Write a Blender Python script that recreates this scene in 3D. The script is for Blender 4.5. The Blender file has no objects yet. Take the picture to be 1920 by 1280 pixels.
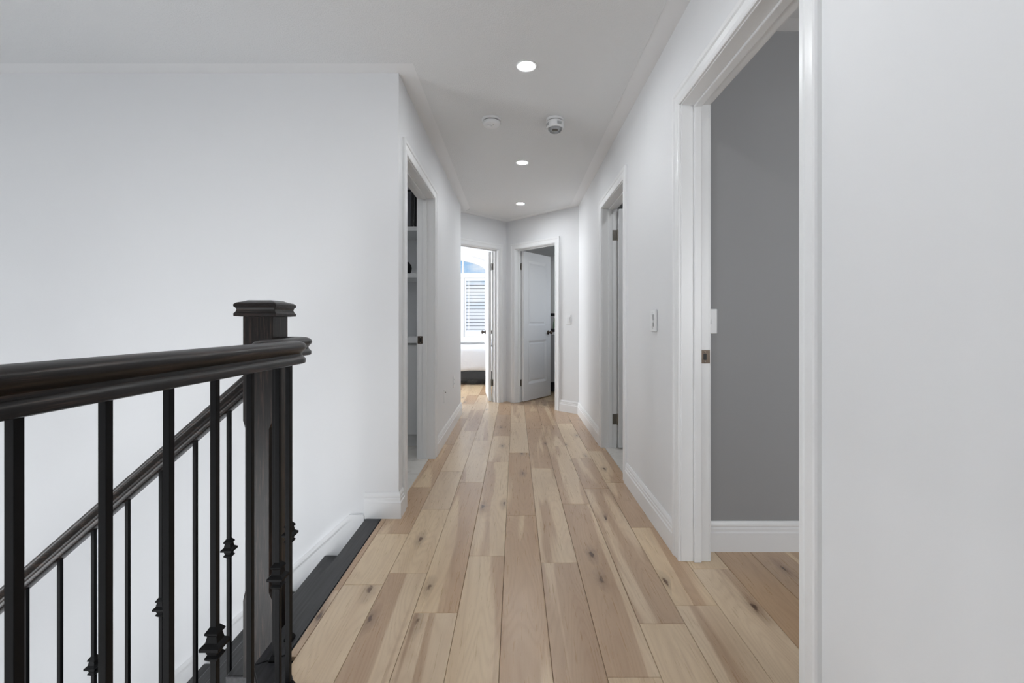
import bpy, bmesh, math, random
from mathutils import Vector, Matrix
random.seed(7)
S = bpy.context.scene
COL = S.collection

# ------------------------------------------------------------------ camera
FPX, CX, CY, EYE, H = 853.3, 966.0, 605.0, 1.07, 2.44     # focal length in px (16 mm lens), vanishing point
cam = bpy.data.cameras.new('camera'); cam_o = bpy.data.objects.new('camera', cam); COL.objects.link(cam_o)
cam.sensor_width = 36.0; cam.lens = FPX / 1920 * 36
cam.shift_x = -(CX - 960) / 1920; cam.shift_y = (CY - 640) / 1920
cam_o.location = (0, 0, EYE); cam_o.rotation_euler = (math.pi / 2, 0, 0)
cam.clip_start = 0.02
S.camera = cam_o

# ------------------------------------------------------------------ world: blue sky with clouds
W = bpy.data.worlds.new('sky'); S.world = W; W.use_nodes = True
nt = W.node_tree; nt.nodes.clear()
def N(t, kind, **kw):
    n = t.nodes.new(kind)
    for k, v in kw.items():
        if k.startswith('i_'):
            n.inputs[k[2:].replace('_', ' ')].default_value = v
        else:
            setattr(n, k, v)
    return n
tc = N(nt, 'ShaderNodeTexCoord')
mp = N(nt, 'ShaderNodeMapping'); mp.inputs['Scale'].default_value = (9, 9, 22)
nz = N(nt, 'ShaderNodeTexNoise', i_Scale=1.0, i_Detail=6.0, i_Roughness=0.55)
rp = N(nt, 'ShaderNodeValToRGB'); rp.color_ramp.elements[0].position = 0.38; rp.color_ramp.elements[1].position = 0.60
rp.color_ramp.elements[0].color = (0, 0, 0, 1); rp.color_ramp.elements[1].color = (1, 1, 1, 1)
mx = N(nt, 'ShaderNodeMix', data_type='RGBA')
mx.inputs[6].default_value = (0.20, 0.48, 0.82, 1); mx.inputs[7].default_value = (0.86, 0.90, 0.96, 1)
bg = N(nt, 'ShaderNodeBackground', i_Strength=1.0); ow = N(nt, 'ShaderNodeOutputWorld')
L = nt.links.new
L(tc.outputs['Generated'], mp.inputs['Vector']); L(mp.outputs['Vector'], nz.inputs['Vector']); L(nz.outputs['Fac'], rp.inputs['Fac'])
sx_ = N(nt, 'ShaderNodeSeparateXYZ'); hz = N(nt, 'ShaderNodeMapRange'); hz.inputs[1].default_value = 0.0; hz.inputs[2].default_value = 0.14; hz.inputs[3].default_value = 1.0; hz.inputs[4].default_value = 0.0
m2 = N(nt, 'ShaderNodeMix', data_type='RGBA'); m2.inputs[7].default_value = (0.90, 0.95, 1.0, 1)
L(tc.outputs['Generated'], sx_.inputs[0]); L(sx_.outputs['Z'], hz.inputs[0]); L(hz.outputs[0], m2.inputs[0]); L(mx.outputs[2], m2.inputs[6])
L(rp.outputs['Color'], mx.inputs[0]); L(m2.outputs[2], bg.inputs['Color']); L(bg.outputs['Background'], ow.inputs['Surface'])

# ------------------------------------------------------------------ daylight at the windows, most of them added
def area(name, loc, rot, sx, sy, power, col=(1, 1, 1)):
    l = bpy.data.lights.new(name, 'AREA'); l.shape = 'RECTANGLE'; l.size = sx; l.size_y = sy; l.energy = power; l.color = col
    o = bpy.data.objects.new(name, l); COL.objects.link(o); o.location = loc; o.rotation_euler = rot
    return o
R90 = math.pi / 2
area('daylight_stair_window', (-4.36, 0.35, 0.35), (0, -R90, 0), 2.6, 1.3, 75, (0.975, 0.987, 1.0))
area('added_daylight_bedroom', (-3.66, 7.6, 1.5), (0, -R90, 0), 1.5, 1.7, 215, (0.95, 0.975, 1.0))  # added fill from an out-of-view side window, not the arched one
area('added_daylight_foyer', (-2.5, -2.16, -1.45), (R90, 0, 0), 2.6, 2.0, 114, (0.975, 0.987, 1.0))  # added low light to lift the stair wall and ceiling from below
area('added_daylight_far_room', (1.58, 6.35, 1.5), (0, R90, 0), 1.3, 1.1, 3.5, (0.975, 0.987, 1.0))  # added light for the ajar door's face and the far room
area('added_daylight_den', (1.95, -0.96, 1.35), (R90, 0, 0), 1.1, 1.3, 36, (0.975, 0.987, 1.0))  # added light to brighten the den wall and baseboard
sun = bpy.data.lights.new('sun', 'SUN'); sun.energy = 6.0; sun.angle = 0.01
sun_o = bpy.data.objects.new('sun', sun); COL.objects.link(sun_o); sun_o.rotation_euler = (math.radians(40), 0, math.radians(35))
POT = 240.0      # radiance of the pot light lenses

vs = S.view_settings; vs.view_transform = 'Standard'; vs.look = 'None'; vs.gamma = 1; vs.use_curve_mapping = False
vs.exposure = 0.09

# ------------------------------------------------------------------ materials
def srgb(r, g, b):
    f = lambda c: (c / 255 / 12.92) if c <= 10 else ((c / 255 + 0.055) / 1.055) ** 2.4
    return (f(r), f(g), f(b), 1)
def mat(name, col=(0.8, 0.8, 0.8), rough=0.5, metal=0.0, spec=0.5, emis=None, strength=0, coat=0):
    m = bpy.data.materials.new(name); m.use_nodes = True
    b = m.node_tree.nodes['Principled BSDF']
    b.inputs['Base Color'].default_value = (*col[:3], 1); b.inputs['Roughness'].default_value = rough
    b.inputs['Metallic'].default_value = metal; b.inputs['Specular IOR Level'].default_value = spec
    b.inputs['Coat Weight'].default_value = coat
    if emis:
        b.inputs['Emission Color'].default_value = (*emis[:3], 1); b.inputs['Emission Strength'].default_value = strength
    return m
def bump(m, scale, strength, dist=0.002, detail=3.0, coord='Object', rough=0.5):
    t = m.node_tree; b = t.nodes['Principled BSDF']
    c = N(t, 'ShaderNodeTexCoord'); n = N(t, 'ShaderNodeTexNoise', i_Scale=scale, i_Detail=detail, i_Roughness=rough)
    bm = N(t, 'ShaderNodeBump', i_Strength=strength, i_Distance=dist)
    t.links.new(c.outputs[coord], n.inputs['Vector']); t.links.new(n.outputs['Fac'], bm.inputs['Height']); t.links.new(bm.outputs['Normal'], b.inputs['Normal'])
    return m
M = {}
M['wall'] = bump(mat('wall_paint', (0.83, 0.84, 0.855), 0.55, spec=0.35), 220, 0.12, 0.0006)
M['grey'] = bump(mat('grey_wall_paint', (0.34, 0.344, 0.35), 0.55, spec=0.35), 220, 0.12, 0.0006)
M['ceil'] = mat('ceiling_paint', (0.88, 0.885, 0.895), 0.8, spec=0.2)
M['stipple'] = bump(mat('stippled_ceiling', (0.81, 0.82, 0.83), 0.85, spec=0.2), 130, 0.55, 0.004, 4)  # toned below the border paint to stand for the texture's self-shadow
M['trim'] = bump(mat('trim_paint', (0.86, 0.87, 0.88), 0.32, spec=0.5), 90, 0.05, 0.0005)
M['door'] = bump(mat('door_paint', (0.84, 0.85, 0.86), 0.4, spec=0.45), 90, 0.05, 0.0005)
M['iron'] = bump(mat('black_iron', (0.0035, 0.0035, 0.004), 0.5, spec=0.14), 160, 0.1, 0.0005)
M['bronze'] = bump(mat('aged_bronze', (0.09, 0.07, 0.055), 0.35, metal=0.9), 140, 0.15, 0.0006)
M['nickel'] = bump(mat('satin_nickel', (0.27, 0.25, 0.22), 0.34, metal=1.0), 140, 0.08, 0.0004)
M['plastic'] = bump(mat('white_plastic', (0.84, 0.85, 0.86), 0.3, spec=0.5), 120, 0.03, 0.0003)
M['black'] = bump(mat('black_paint', (0.006, 0.006, 0.007), 0.5), 100, 0.1, 0.0005)
M['gold'] = bump(mat('gilt_edge', (0.30, 0.19, 0.09), 0.4, metal=0.6), 100, 0.1, 0.0005)
M['art'] = bump(mat('grey_print', (0.10, 0.105, 0.12), 0.35), 60, 0.1, 0.0005)
M['lacquer'] = bump(mat('white_lacquer', (0.70, 0.71, 0.72), 0.4), 90, 0.04, 0.0004)
M['greylac'] = bump(mat('grey_lacquer', (0.45, 0.46, 0.47), 0.45), 90, 0.04, 0.0004)
M['linen'] = bump(mat('white_linen', (0.80, 0.82, 0.86), 0.9, spec=0.15), 14, 0.35, 0.02)
M['bedbase'] = bump(mat('charcoal_fabric', (0.045, 0.048, 0.052), 0.9), 300, 0.3, 0.001)
M['leaf'] = bump(mat('leaf_green', (0.10, 0.30, 0.06), 0.5), 40, 0.2, 0.001)
M['leaf2'] = bump(mat('leaf_pale', (0.30, 0.50, 0.30), 0.5), 40, 0.2, 0.001)
M['gravel'] = bump(mat('gravel', (0.03, 0.05, 0.035), 0.8), 90, 0.6, 0.004)
M['brick'] = bump(mat('beige_stucco', (0.80, 0.72, 0.62), 0.9), 30, 0.3, 0.01)
M['slat_backlit'] = bump(mat('backlit_dark_louvre', (0.05, 0.055, 0.065), 0.5), 90, 0.05, 0.0004)  # white louvres given a dark colour so they look backlit
M['roof'] = bump(mat('grey_shingle', (0.42, 0.43, 0.46), 0.9), 6, 0.4, 0.03)
M['ground'] = bump(mat('pale_ground', (0.62, 0.63, 0.62), 0.9), 3, 0.3, 0.02)
M['pane_far'] = mat('far_window_glass', (0.10, 0.13, 0.18), 0.15)
M['lens'] = mat('led_lens', (0.9, 0.9, 0.9), 0.4, emis=(0.955, 0.98, 1.0), strength=POT)

def glass(name, refl=0.06, tint=(1, 1, 1)):
    m = bpy.data.materials.new(name); m.use_nodes = True; t = m.node_tree; t.nodes.clear()
    o = N(t, 'ShaderNodeOutputMaterial'); tr = N(t, 'ShaderNodeBsdfTransparent'); gl = N(t, 'ShaderNodeBsdfGlossy', i_Roughness=0.02)
    tr.inputs['Color'].default_value = (*tint, 1)
    fr = N(t, 'ShaderNodeFresnel', i_IOR=1.45); mxs = N(t, 'ShaderNodeMixShader')
    t.links.new(fr.outputs[0], mxs.inputs[0]); t.links.new(tr.outputs[0], mxs.inputs[1]); t.links.new(gl.outputs[0], mxs.inputs[2]); t.links.new(mxs.outputs[0], o.inputs['Surface'])
    return m
M['glass'] = glass('window_glass'); M['clear'] = glass('clear_plastic', tint=(0.86, 0.88, 0.9))

def dark_oak(name, axis):
    m = bpy.data.materials.new(name); m.use_nodes = True; t = m.node_tree; b = t.nodes['Principled BSDF']; l = t.links.new
    c = N(t, 'ShaderNodeTexCoord'); mpn = N(t, 'ShaderNodeMapping')
    sc = {'x': (3, 60, 60), 'y': (60, 3, 60), 'z': (60, 60, 3)}[axis]
    mpn.inputs['Scale'].default_value = sc
    n1 = N(t, 'ShaderNodeTexNoise', i_Scale=2.2, i_Detail=5.0, i_Roughness=0.65, i_Distortion=0.3)
    r = N(t, 'ShaderNodeValToRGB'); e = r.color_ramp.elements
    e[0].position = 0.34; e[0].color = (0.0025, 0.002, 0.002, 1); e[1].position = 0.72; e[1].color = (0.060, 0.036, 0.026, 1)
    x = e.new(0.52); x.color = (0.009, 0.006, 0.005, 1)
    n2 = N(t, 'ShaderNodeTexNoise', i_Scale=0.25, i_Detail=2.0)
    ml = N(t, 'ShaderNodeMix', data_type='RGBA', blend_type='MULTIPLY'); ml.inputs[0].default_value = 0.6
    bp = N(t, 'ShaderNodeBump', i_Strength=0.35, i_Distance=0.0012)
    l(c.outputs['Object'], mpn.inputs['Vector']); l(mpn.outputs['Vector'], n1.inputs['Vector']); l(mpn.outputs['Vector'], n2.inputs['Vector'])
    l(n1.outputs['Fac'], r.inputs['Fac']); l(r.outputs['Color'], ml.inputs[6]); l(n2.outputs['Color'], ml.inputs[7])
    l(r.outputs['Color'], b.inputs['Base Color']); l(n1.outputs['Fac'], bp.inputs['Height']); l(bp.outputs['Normal'], b.inputs['Normal'])
    b.inputs['Roughness'].default_value = 0.34; b.inputs['Specular IOR Level'].default_value = 0.3
    return m
M['oak_x'] = dark_oak('dark_stained_oak_x', 'x'); M['oak_y'] = dark_oak('dark_stained_oak_y', 'y'); M['oak_z'] = dark_oak('dark_stained_oak_z', 'z')
def tread_mat():
    m = mat('black_stained_tread', (0.022, 0.022, 0.024), 0.42); t = m.node_tree; b = t.nodes['Principled BSDF']; l = t.links.new
    c = N(t, 'ShaderNodeTexCoord'); mpn = N(t, 'ShaderNodeMapping'); mpn.inputs['Scale'].default_value = (70, 3, 70)
    n1 = N(t, 'ShaderNodeTexNoise', i_Scale=1.5, i_Detail=4.0)
    r = N(t, 'ShaderNodeValToRGB'); e = r.color_ramp.elements
    e[0].position = 0.3; e[0].color = (0.012, 0.012, 0.013, 1); e[1].position = 0.75; e[1].color = (0.036, 0.036, 0.040, 1)
    l(c.outputs['Object'], mpn.inputs['Vector']); l(mpn.outputs['Vector'], n1.inputs['Vector']); l(n1.outputs['Fac'], r.inputs['Fac']); l(r.outputs['Color'], b.inputs['Base Color'])
    return m
M['tread'] = tread_mat()

def plank_mat():
    m = bpy.data.materials.new('hickory_plank'); m.use_nodes = True; t = m.node_tree; b = t.nodes['Principled BSDF']; l = t.links.new
    tcn = N(t, 'ShaderNodeTexCoord'); oi = N(t, 'ShaderNodeObjectInfo')
    off = N(t, 'ShaderNodeVectorMath', operation='SCALE'); off.inputs[0].default_value = (37.0, 91.0, 13.0); l(oi.outputs['Random'], off.inputs['Scale'])
    add = N(t, 'ShaderNodeVectorMath', operation='ADD'); l(tcn.outputs['Object'], add.inputs[0]); l(off.outputs[0], add.inputs[1])
    def mapped(sc):
        mm = N(t, 'ShaderNodeMapping'); mm.inputs['Scale'].default_value = sc; l(add.outputs[0], mm.inputs['Vector']); return mm.outputs['Vector']
    def math_(op, a, bb, clamp=False):
        n = N(t, 'ShaderNodeMath', operation=op, use_clamp=clamp)
        for i, v in enumerate((a, bb)):
            if isinstance(v, (int, float)): n.inputs[i].default_value = v
            else: l(v, n.inputs[i])
        return n.outputs[0]
    sep = N(t, 'ShaderNodeSeparateColor'); l(oi.outputs['Color'], sep.inputs[0])
    tone, warm = sep.outputs[0], sep.outputs[1]
    # heartwood / sapwood streaks
    hn = N(t, 'ShaderNodeTexNoise', i_Scale=1.0, i_Detail=2.5, i_Roughness=0.5, i_Distortion=0.5); l(mapped((8.0, 0.5, 1)), hn.inputs['Vector'])
    hv = math_('ADD', hn.outputs['Fac'], math_('MULTIPLY', math_('SUBTRACT', tone, 0.5), 0.75))
    hr = N(t, 'ShaderNodeValToRGB'); e = hr.color_ramp.elements
    e[0].position = 0.475; e[0].color = (0, 0, 0, 1); e[1].position = 0.525; e[1].color = (1, 1, 1, 1); l(hv, hr.inputs['Fac'])
    # cathedral figure
    dn = N(t, 'ShaderNodeTexNoise', i_Scale=1.0, i_Detail=2.0); l(mapped((4.5, 0.55, 1)), dn.inputs['Vector'])
    ring = math_('SINE', math_('MULTIPLY', dn.outputs['Fac'], 230.0), 0.0)
    ring = math_('MULTIPLY', math_('ADD', ring, 1.0), 0.5)
    ring = math_('POWER', ring, 2.2)
    # fine pores
    fn = N(t, 'ShaderNodeTexNoise', i_Scale=1.0, i_Detail=4.0, i_Roughness=0.7); l(mapped((170, 5, 1)), fn.inputs['Vector'])
    bn = N(t, 'ShaderNodeTexNoise', i_Scale=1.0, i_Detail=3.0); l(mapped((14, 1.1, 1)), bn.inputs['Vector'])
    c0 = N(t, 'ShaderNodeMix', data_type='RGBA'); c0.inputs[6].default_value = srgb(230, 206, 171); c0.inputs[7].default_value = srgb(226, 204, 175); l(warm, c0.inputs[0])
    c1 = N(t, 'ShaderNodeMix', data_type='RGBA'); c1.inputs[6].default_value = srgb(201, 169, 134); c1.inputs[7].default_value = srgb(198, 170, 141); l(warm, c1.inputs[0])
    cm = N(t, 'ShaderNodeMix', data_type='RGBA'); l(hr.outputs['Color'], cm.inputs[0]); l(c0.outputs[2], cm.inputs[6]); l(c1.outputs[2], cm.inputs[7])
    def darken(prev, fac, col):
        n = N(t, 'ShaderNodeMix', data_type='RGBA', blend_type='MULTIPLY'); l(fac, n.inputs[0]); l(prev, n.inputs[6]); n.inputs[7].default_value = col; return n.outputs[2]
    c = darken(cm.outputs[2], math_('MULTIPLY', ring, 0.17), (0.62, 0.52, 0.44, 1))
    c = darken(c, math_('MULTIPLY', fn.outputs['Fac'], 0.42), (0.62, 0.54, 0.47, 1))
    bfr = N(t, 'ShaderNodeValToRGB'); bfr.color_ramp.elements[0].position = 0.42; bfr.color_ramp.elements[1].position = 0.75; l(bn.outputs['Fac'], bfr.inputs['Fac'])
    c = darken(c, math_('MULTIPLY', bfr.outputs['Color'], 0.45), (0.70, 0.60, 0.53, 1))
    # knots
    vo = N(t, 'ShaderNodeTexVoronoi', i_Scale=1.0); vo.voronoi_dimensions = '2D'; l(mapped((7.5, 2.4, 1)), vo.inputs['Vector'])
    vs_ = N(t, 'ShaderNodeSeparateColor'); l(vo.outputs['Color'], vs_.inputs[0])
    on = math_('GREATER_THAN', vs_.outputs[0], 0.88)
    kn = N(t, 'ShaderNodeTexNoise', i_Scale=1.0, i_Detail=3.0); l(mapped((60, 30, 1)), kn.inputs['Vector'])
    kd = math_('ADD', vo.outputs['Distance'], math_('MULTIPLY', math_('SUBTRACT', kn.outputs['Fac'], 0.5), 0.18))
    kr = N(t, 'ShaderNodeValToRGB'); ke = kr.color_ramp.elements
    ke[0].position = 0.03; ke[0].color = (1, 1, 1, 1); ke[1].position = 0.26; ke[1].color = (0, 0, 0, 1)
    k2 = ke.new(0.075); k2.color = (0.35, 0.35, 0.35, 1); l(kd, kr.inputs['Fac'])
    c = darken(c, math_('MULTIPLY', kr.outputs['Color'], on), (0.20, 0.13, 0.085, 1))
    l(c, b.inputs['Base Color'])
    ro = math_('ADD', 0.22, math_('MULTIPLY', fn.outputs['Fac'], 0.14)); l(ro, b.inputs['Roughness'])
    b.inputs['Specular IOR Level'].default_value = 0.8
    bp = N(t, 'ShaderNodeBump', i_Strength=0.12, i_Distance=0.0008); l(fn.outputs['Fac'], bp.inputs['Height']); l(bp.outputs['Normal'], b.inputs['Normal'])
    return m
M['plank'] = plank_mat()
def tile_mat():
    m = mat('marble_tile', (0.6, 0.6, 0.6), 0.3); t = m.node_tree; b = t.nodes['Principled BSDF']; l = t.links.new
    c = N(t, 'ShaderNodeTexCoord'); n1 = N(t, 'ShaderNodeTexNoise', i_Scale=3.0, i_Detail=6.0, i_Distortion=1.6)
    r = N(t, 'ShaderNodeValToRGB'); e = r.color_ramp.elements
    e[0].position = 0.35; e[0].color = srgb(206, 203, 196); e[1].position = 0.62; e[1].color = srgb(184, 179, 171); x = e.new(0.5); x.color = srgb(214, 211, 206)
    l(c.outputs['Object'], n1.inputs['Vector']); l(n1.outputs['Fac'], r.inputs['Fac']); l(r.outputs['Color'], b.inputs['Base Color'])
    return m
M['tile'] = tile_mat()

# ------------------------------------------------------------------ mesh helpers
def obj(name, bm, m, parent=None, smooth=False, me=None):
    if me is None:
        bmesh.ops.recalc_face_normals(bm, faces=bm.faces[:])
        me = bpy.data.meshes.new(name); bm.to_mesh(me); bm.free()
        me.materials.append(M[m])
        if smooth:
            for p in me.polygons: p.use_smooth = True
            try: me.set_sharp_from_angle(angle=math.radians(38))
            except Exception: pass
    o = bpy.data.objects.new(name, me); COL.objects.link(o)
    if parent: o.parent = parent
    return o
def tag(o, label=None, cat=None, group=None, kind=None):
    if label: o['label'] = label
    if cat: o['category'] = cat
    if group: o['group'] = group
    if kind: o['kind'] = kind
    return o
def empty(name, mtx=None, loc=None):
    o = bpy.data.objects.new(name, None); COL.objects.link(o); o.empty_display_size = 0.1
    if mtx is not None: o.matrix_world = mtx
    if loc is not None: o.location = loc
    return o
def box(bm, x0, x1, y0, y1, z0, z1, mtx=None):
    vs_ = [bm.verts.new(((x0, x1)[i & 1], (y0, y1)[i >> 1 & 1], (z0, z1)[i >> 2 & 1])) for i in range(8)]
    for f in ((0, 1, 3, 2), (4, 6, 7, 5), (0, 4, 5, 1), (2, 3, 7, 6), (0, 2, 6, 4), (1, 5, 7, 3)):
        bm.faces.new([vs_[i] for i in f])
    if mtx is not None: bmesh.ops.transform(bm, matrix=mtx, verts=vs_)
    return vs_
def bbox(x0, x1, y0, y1, z0, z1, bev=0.0, seg=2):
    bm = bmesh.new(); box(bm, x0, x1, y0, y1, z0, z1)
    if bev: bmesh.ops.bevel(bm, geom=bm.edges[:], offset=bev, segments=seg, affect='EDGES', profile=0.5)
    return bm
def loft(bm, rings, close_ring=True, caps=True):
    vr = [[bm.verts.new(p) for p in r] for r in rings]
    n = len(vr[0])
    for a, b in zip(vr[:-1], vr[1:]):
        for i in range(n if close_ring else n - 1):
            j = (i + 1) % n
            bm.faces.new((a[i], a[j], b[j], b[i]))
    if caps:
        bm.faces.new(vr[0]); bm.faces.new(vr[-1][::-1])
    return bm
def sweep(path, prof, side=1):
    """profile (d, z) swept along a horizontal 2-D path with mitred corners; d is offset to the left (side=1) or right (-1)."""
    n = len(path); rings = []
    for i in range(n):
        p = Vector(path[i])
        d0 = (p - Vector(path[i - 1])).normalized() if i else None
        d1 = (Vector(path[i + 1]) - p).normalized() if i < n - 1 else None
        if d0 is None: d0 = d1
        if d1 is None: d1 = d0
        n0 = Vector((-d0.y, d0.x)); n1 = Vector((-d1.y, d1.x)); nn = (n0 + n1).normalized(); k = 1 / max(0.3, nn.dot(n0))
        rings.append([(p.x + nn.x * k * d * side, p.y + nn.y * k * d * side, z) for d, z in prof])
    return loft(bmesh.new(), rings)
def lathe(prof, seg=28, sq=False):
    rings = []
    for r, z in prof:
        rings.append([(max(r, 1e-4) * math.cos(2 * math.pi * k / seg), max(r, 1e-4) * math.sin(2 * math.pi * k / seg), z) for k in range(seg)])
    return loft(bmesh.new(), rings)
def square_lathe(prof, cut=0.0):
    rings = []
    for item in prof:
        r, z = item[:2]
        c = item[2] if len(item) > 2 else cut
        c = max(c, 1e-4)
        rings.append([(-r + c, -r, z), (r - c, -r, z), (r, -r + c, z), (r, r - c, z), (r - c, r, z), (-r + c, r, z), (-r, r - c, z), (-r, -r + c, z)])
    return loft(bmesh.new(), rings)
def prism(pts, axis, a, b):
    """polygon of 2-D pts extruded along axis between a and b ('y': pts are x,z; 'x': pts are y,z; 'z': pts are x,y)"""
    f = {'y': lambda p, t: (p[0], t, p[1]), 'x': lambda p, t: (t, p[0], p[1]), 'z': lambda p, t: (p[0], p[1], t)}[axis]
    return loft(bmesh.new(), [[f(p, a) for p in pts], [f(p, b) for p in pts]])
def frame(ox, oy, vx, vy):
    """local u (left to right seen from the hall), v (into the wall), z"""
    v = Vector((vx, vy, 0)).normalized(); u = Vector((v.y, -v.x, 0))
    m = Matrix.Identity(4); m.col[0][:3] = u; m.col[1][:3] = v; m.col[3][:3] = (ox, oy, 0)
    return m
Q = math.sqrt(0.5)
T = 0.124                       # wall thickness
XR, XL, YP = 0.745, -0.64, 2.50
B = (-0.12, 6.20); LA = 1.2
A = (B[0] - LA * Q, B[1] - LA * Q)
YC = B[1] - (XR - B[0]); LC = (XR - B[0]) / Q
DH = 2.045                      # door opening height
F_right = frame(XR, YC, 1, 0)   # u = -Y
F_left = frame(XL, YP, -1, 0)   # u = +Y
F_perp = frame(-4.2, YP, 0, 1)
F_bed = frame(A[0], A[1], -1, 1)
F_room = frame(B[0], B[1], 1, 1)
U = lambda y: YC - y            # right wall u of a given Y

# ------------------------------------------------------------------ walls
def wall(name, mtx, u0, u1, label, openings=(), z0=0.0, z1=H, th=T, v0=0.0):
    bm = bmesh.new(); cur = u0
    for a, b, zt in sorted(openings):
        a -= 0.018; b += 0.018; zt += 0.018
        box(bm, cur, a, v0, v0 + th, z0, z1); box(bm, a, b, v0, v0 + th, zt, z1); cur = b
    box(bm, cur, u1, v0, v0 + th, z0, z1)
    o = obj(name, bm, 'wall'); o.matrix_world = mtx
    return tag(o, label, 'wall', kind='structure')
R1 = (U(2.04), U(1.185)); R2 = (U(3.90), U(3.11)); LD = (2.66 - YP, 3.58 - YP)
DB = (LA - 0.15 - 0.77, LA - 0.15); DR = (0.172, 0.86)
wall('wall_right', F_right, 0.0, U(-2.0), 'white painted hall wall with two doorways', [(*R2, DH), (*R1, DH)], z0=-0.02)
wall('wall_left', F_left, T, 5.35 - YP, 'white painted hall wall with the laundry doorway', [(*LD, DH)], z0=-0.02)
wall('wall_stair', F_perp, 0.0, XL + 4.2, 'tall white wall beside the descending stairs', z0=-2.75)
wall('wall_bedroom', F_bed, -0.6, LA, 'angled white wall with the bedroom doorway', [(*DB, DH)], z0=-0.02, z1=2.95)
wall('wall_far', F_room, 0.0, LC, 'angled white wall with the open panelled door', [(*DR, DH)], z0=-0.02, z1=2.95)
def wbox(name, x0, x1, y0, y1, z0, z1, label, m='wall'):
    bm = bmesh.new(); box(bm, x0, x1, y0, y1, z0, z1)
    return tag(obj(name, bm, m), label, 'wall', kind='structure')
# left wall's far end returns into the angled wall
wbox('wall_return', -1.0, XL - T, 5.23, 5.35, -0.02, H, 'short white wall end behind the laundry doorway')
# room behind the near right doorway, and the bathroom next to it
wbox('wall_den', XR + T, 3.0, 2.14, 2.26, -0.02, H, 'grey painted wall inside the near right room', 'grey')
wbox('wall_den_outer', 3.0, 3.12, -0.8, 4.95, -0.02, H, 'grey outer wall of the right hand rooms', 'grey')
bm = bmesh.new(); box(bm, XR + T, 1.4, -0.924, -0.8, -.02, H); box(bm, 2.5, 3.0, -0.924, -0.8, -.02, H); box(bm, 1.4, 2.5, -0.924, -0.8, -.02, .7); box(bm, 1.4, 2.5, -0.924, -0.8, 2.0, H)
tag(obj('wall_den_back', bm, 'grey'), 'grey back wall of the near right room', 'wall', kind='structure')
wbox('wall_bath', XR + T, 3.0, 4.95, 5.07, -0.02, H, 'white end wall of the tiled bathroom')
# laundry room
wbox('wall_laundry', -2.6, -2.48, YP + 0.12, 5.23, -0.02, H, 'white outer wall of the laundry room')
wbox('wall_laundry_back', -2.48, XL - T, 4.42, 4.54, -0.02, H, 'white wall behind the laundry shelves')
# bedroom and far room
wbox('wall_bedroom_right', -0.17, -0.07, 6.32, 9.4, -0.02, 2.95, 'white partition between the two far rooms')
wbox('wall_bedroom_front', -3.48, -1.39, 4.78, 4.90, -0.02, 2.95, 'white front wall of the bedroom')
wbox('wall_room_back', -0.07, 1.52, 9.4, 9.52, -0.02, 2.95, 'pale grey back wall of the far right room')
# stair hall
def wall_with_window(name, mtx, u1, z0, z1, wu0, wu1, wz0, wz1, label):
    bm = bmesh.new(); box(bm, 0, wu0, 0, T, z0, z1); box(bm, wu1, u1, 0, T, z0, z1); box(bm, wu0, wu1, 0, T, z0, wz0); box(bm, wu0, wu1, 0, T, wz1, z1)
    o = obj(name, bm, 'wall'); o.matrix_world = mtx; return tag(o, label, 'wall', kind='structure')
F_sl = frame(-4.2, -2.0, -1, 0); F_back = frame(XR, -2.0, 0, -1)
wall_with_window('wall_stair_side', F_sl, 4.62, -2.75, H, 1.70, 3.00, -0.95, 1.65, 'white stair hall side wall with a tall window')
wall_with_window('wall_back', F_back, 4.945, -2.75, H, 1.945, 4.545, -2.45, -0.45, 'white stair hall wall behind the landing')
def simple_window(name, mtx, u0, u1, z0, z1, label):
    e = empty(name, mtx); tag(e, label, 'window', kind='structure')
    for a, b, c, d in ((u0, u1, z0, z0 + .05), (u0, u1, z1 - .05, z1), (u0, u0 + .05, z0 + .05, z1 - .05), (u1 - .05, u1, z0 + .05, z1 - .05)):
        obj('window_frame', bbox(a, b, 0.0, T, c, d, 0.004), 'trim', e)
    mid = (u0 + u1) / 2; obj('mullion', bbox(mid - .025, mid + .025, 0.04, 0.09, z0 + .05, z1 - .05, 0.003), 'trim', e)
    obj('pane', bbox(u0 + .05, mid - .025, .062, .066, z0 + .05, z1 - .05), 'glass', e); obj('pane', bbox(mid + .025, u1 - .05, .062, .066, z0 + .05, z1 - .05), 'glass', e)
F_bl = frame(-3.48, 4.6, -1, 0)
wall_with_window('wall_bedroom_left', F_bl, 4.8, -0.02, 2.95, 2.25, 3.75, 0.65, 2.35, 'white side wall of the bedroom')
simple_window('window_2', F_sl, 1.70, 3.00, -0.95, 1.65, 'tall white framed window lighting the stairs')
simple_window('added_window_4', F_back, 1.945, 4.545, -2.45, -0.45, 'added wide white framed window lighting the lower hall')  # unseen window put in to send light up the stair hall
simple_window('added_window_5', frame(3.0, -0.8, 0, -1), 0.5, 1.6, 0.7, 2.0, 'added white framed window lighting the near right room')  # unseen window added to hold the den fill light
F_rr = frame(1.40, 9.4, 1, 0)
wall_with_window('wall_room_right', F_rr, 4.65, -0.02, 2.95, 2.5, 3.6, 0.85, 2.15, 'white side wall of the far right room')
simple_window('added_window_6', F_rr, 2.5, 3.6, 0.85, 2.15, 'added white framed side window lighting the far right room')  # unseen window added to light the ajar door from its side
simple_window('added_window_3', F_bl, 2.25, 3.75, 0.65, 2.35, 'added white framed side window lighting the bedroom')  # out-of-view window added to bring daylight into the bedroom

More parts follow.
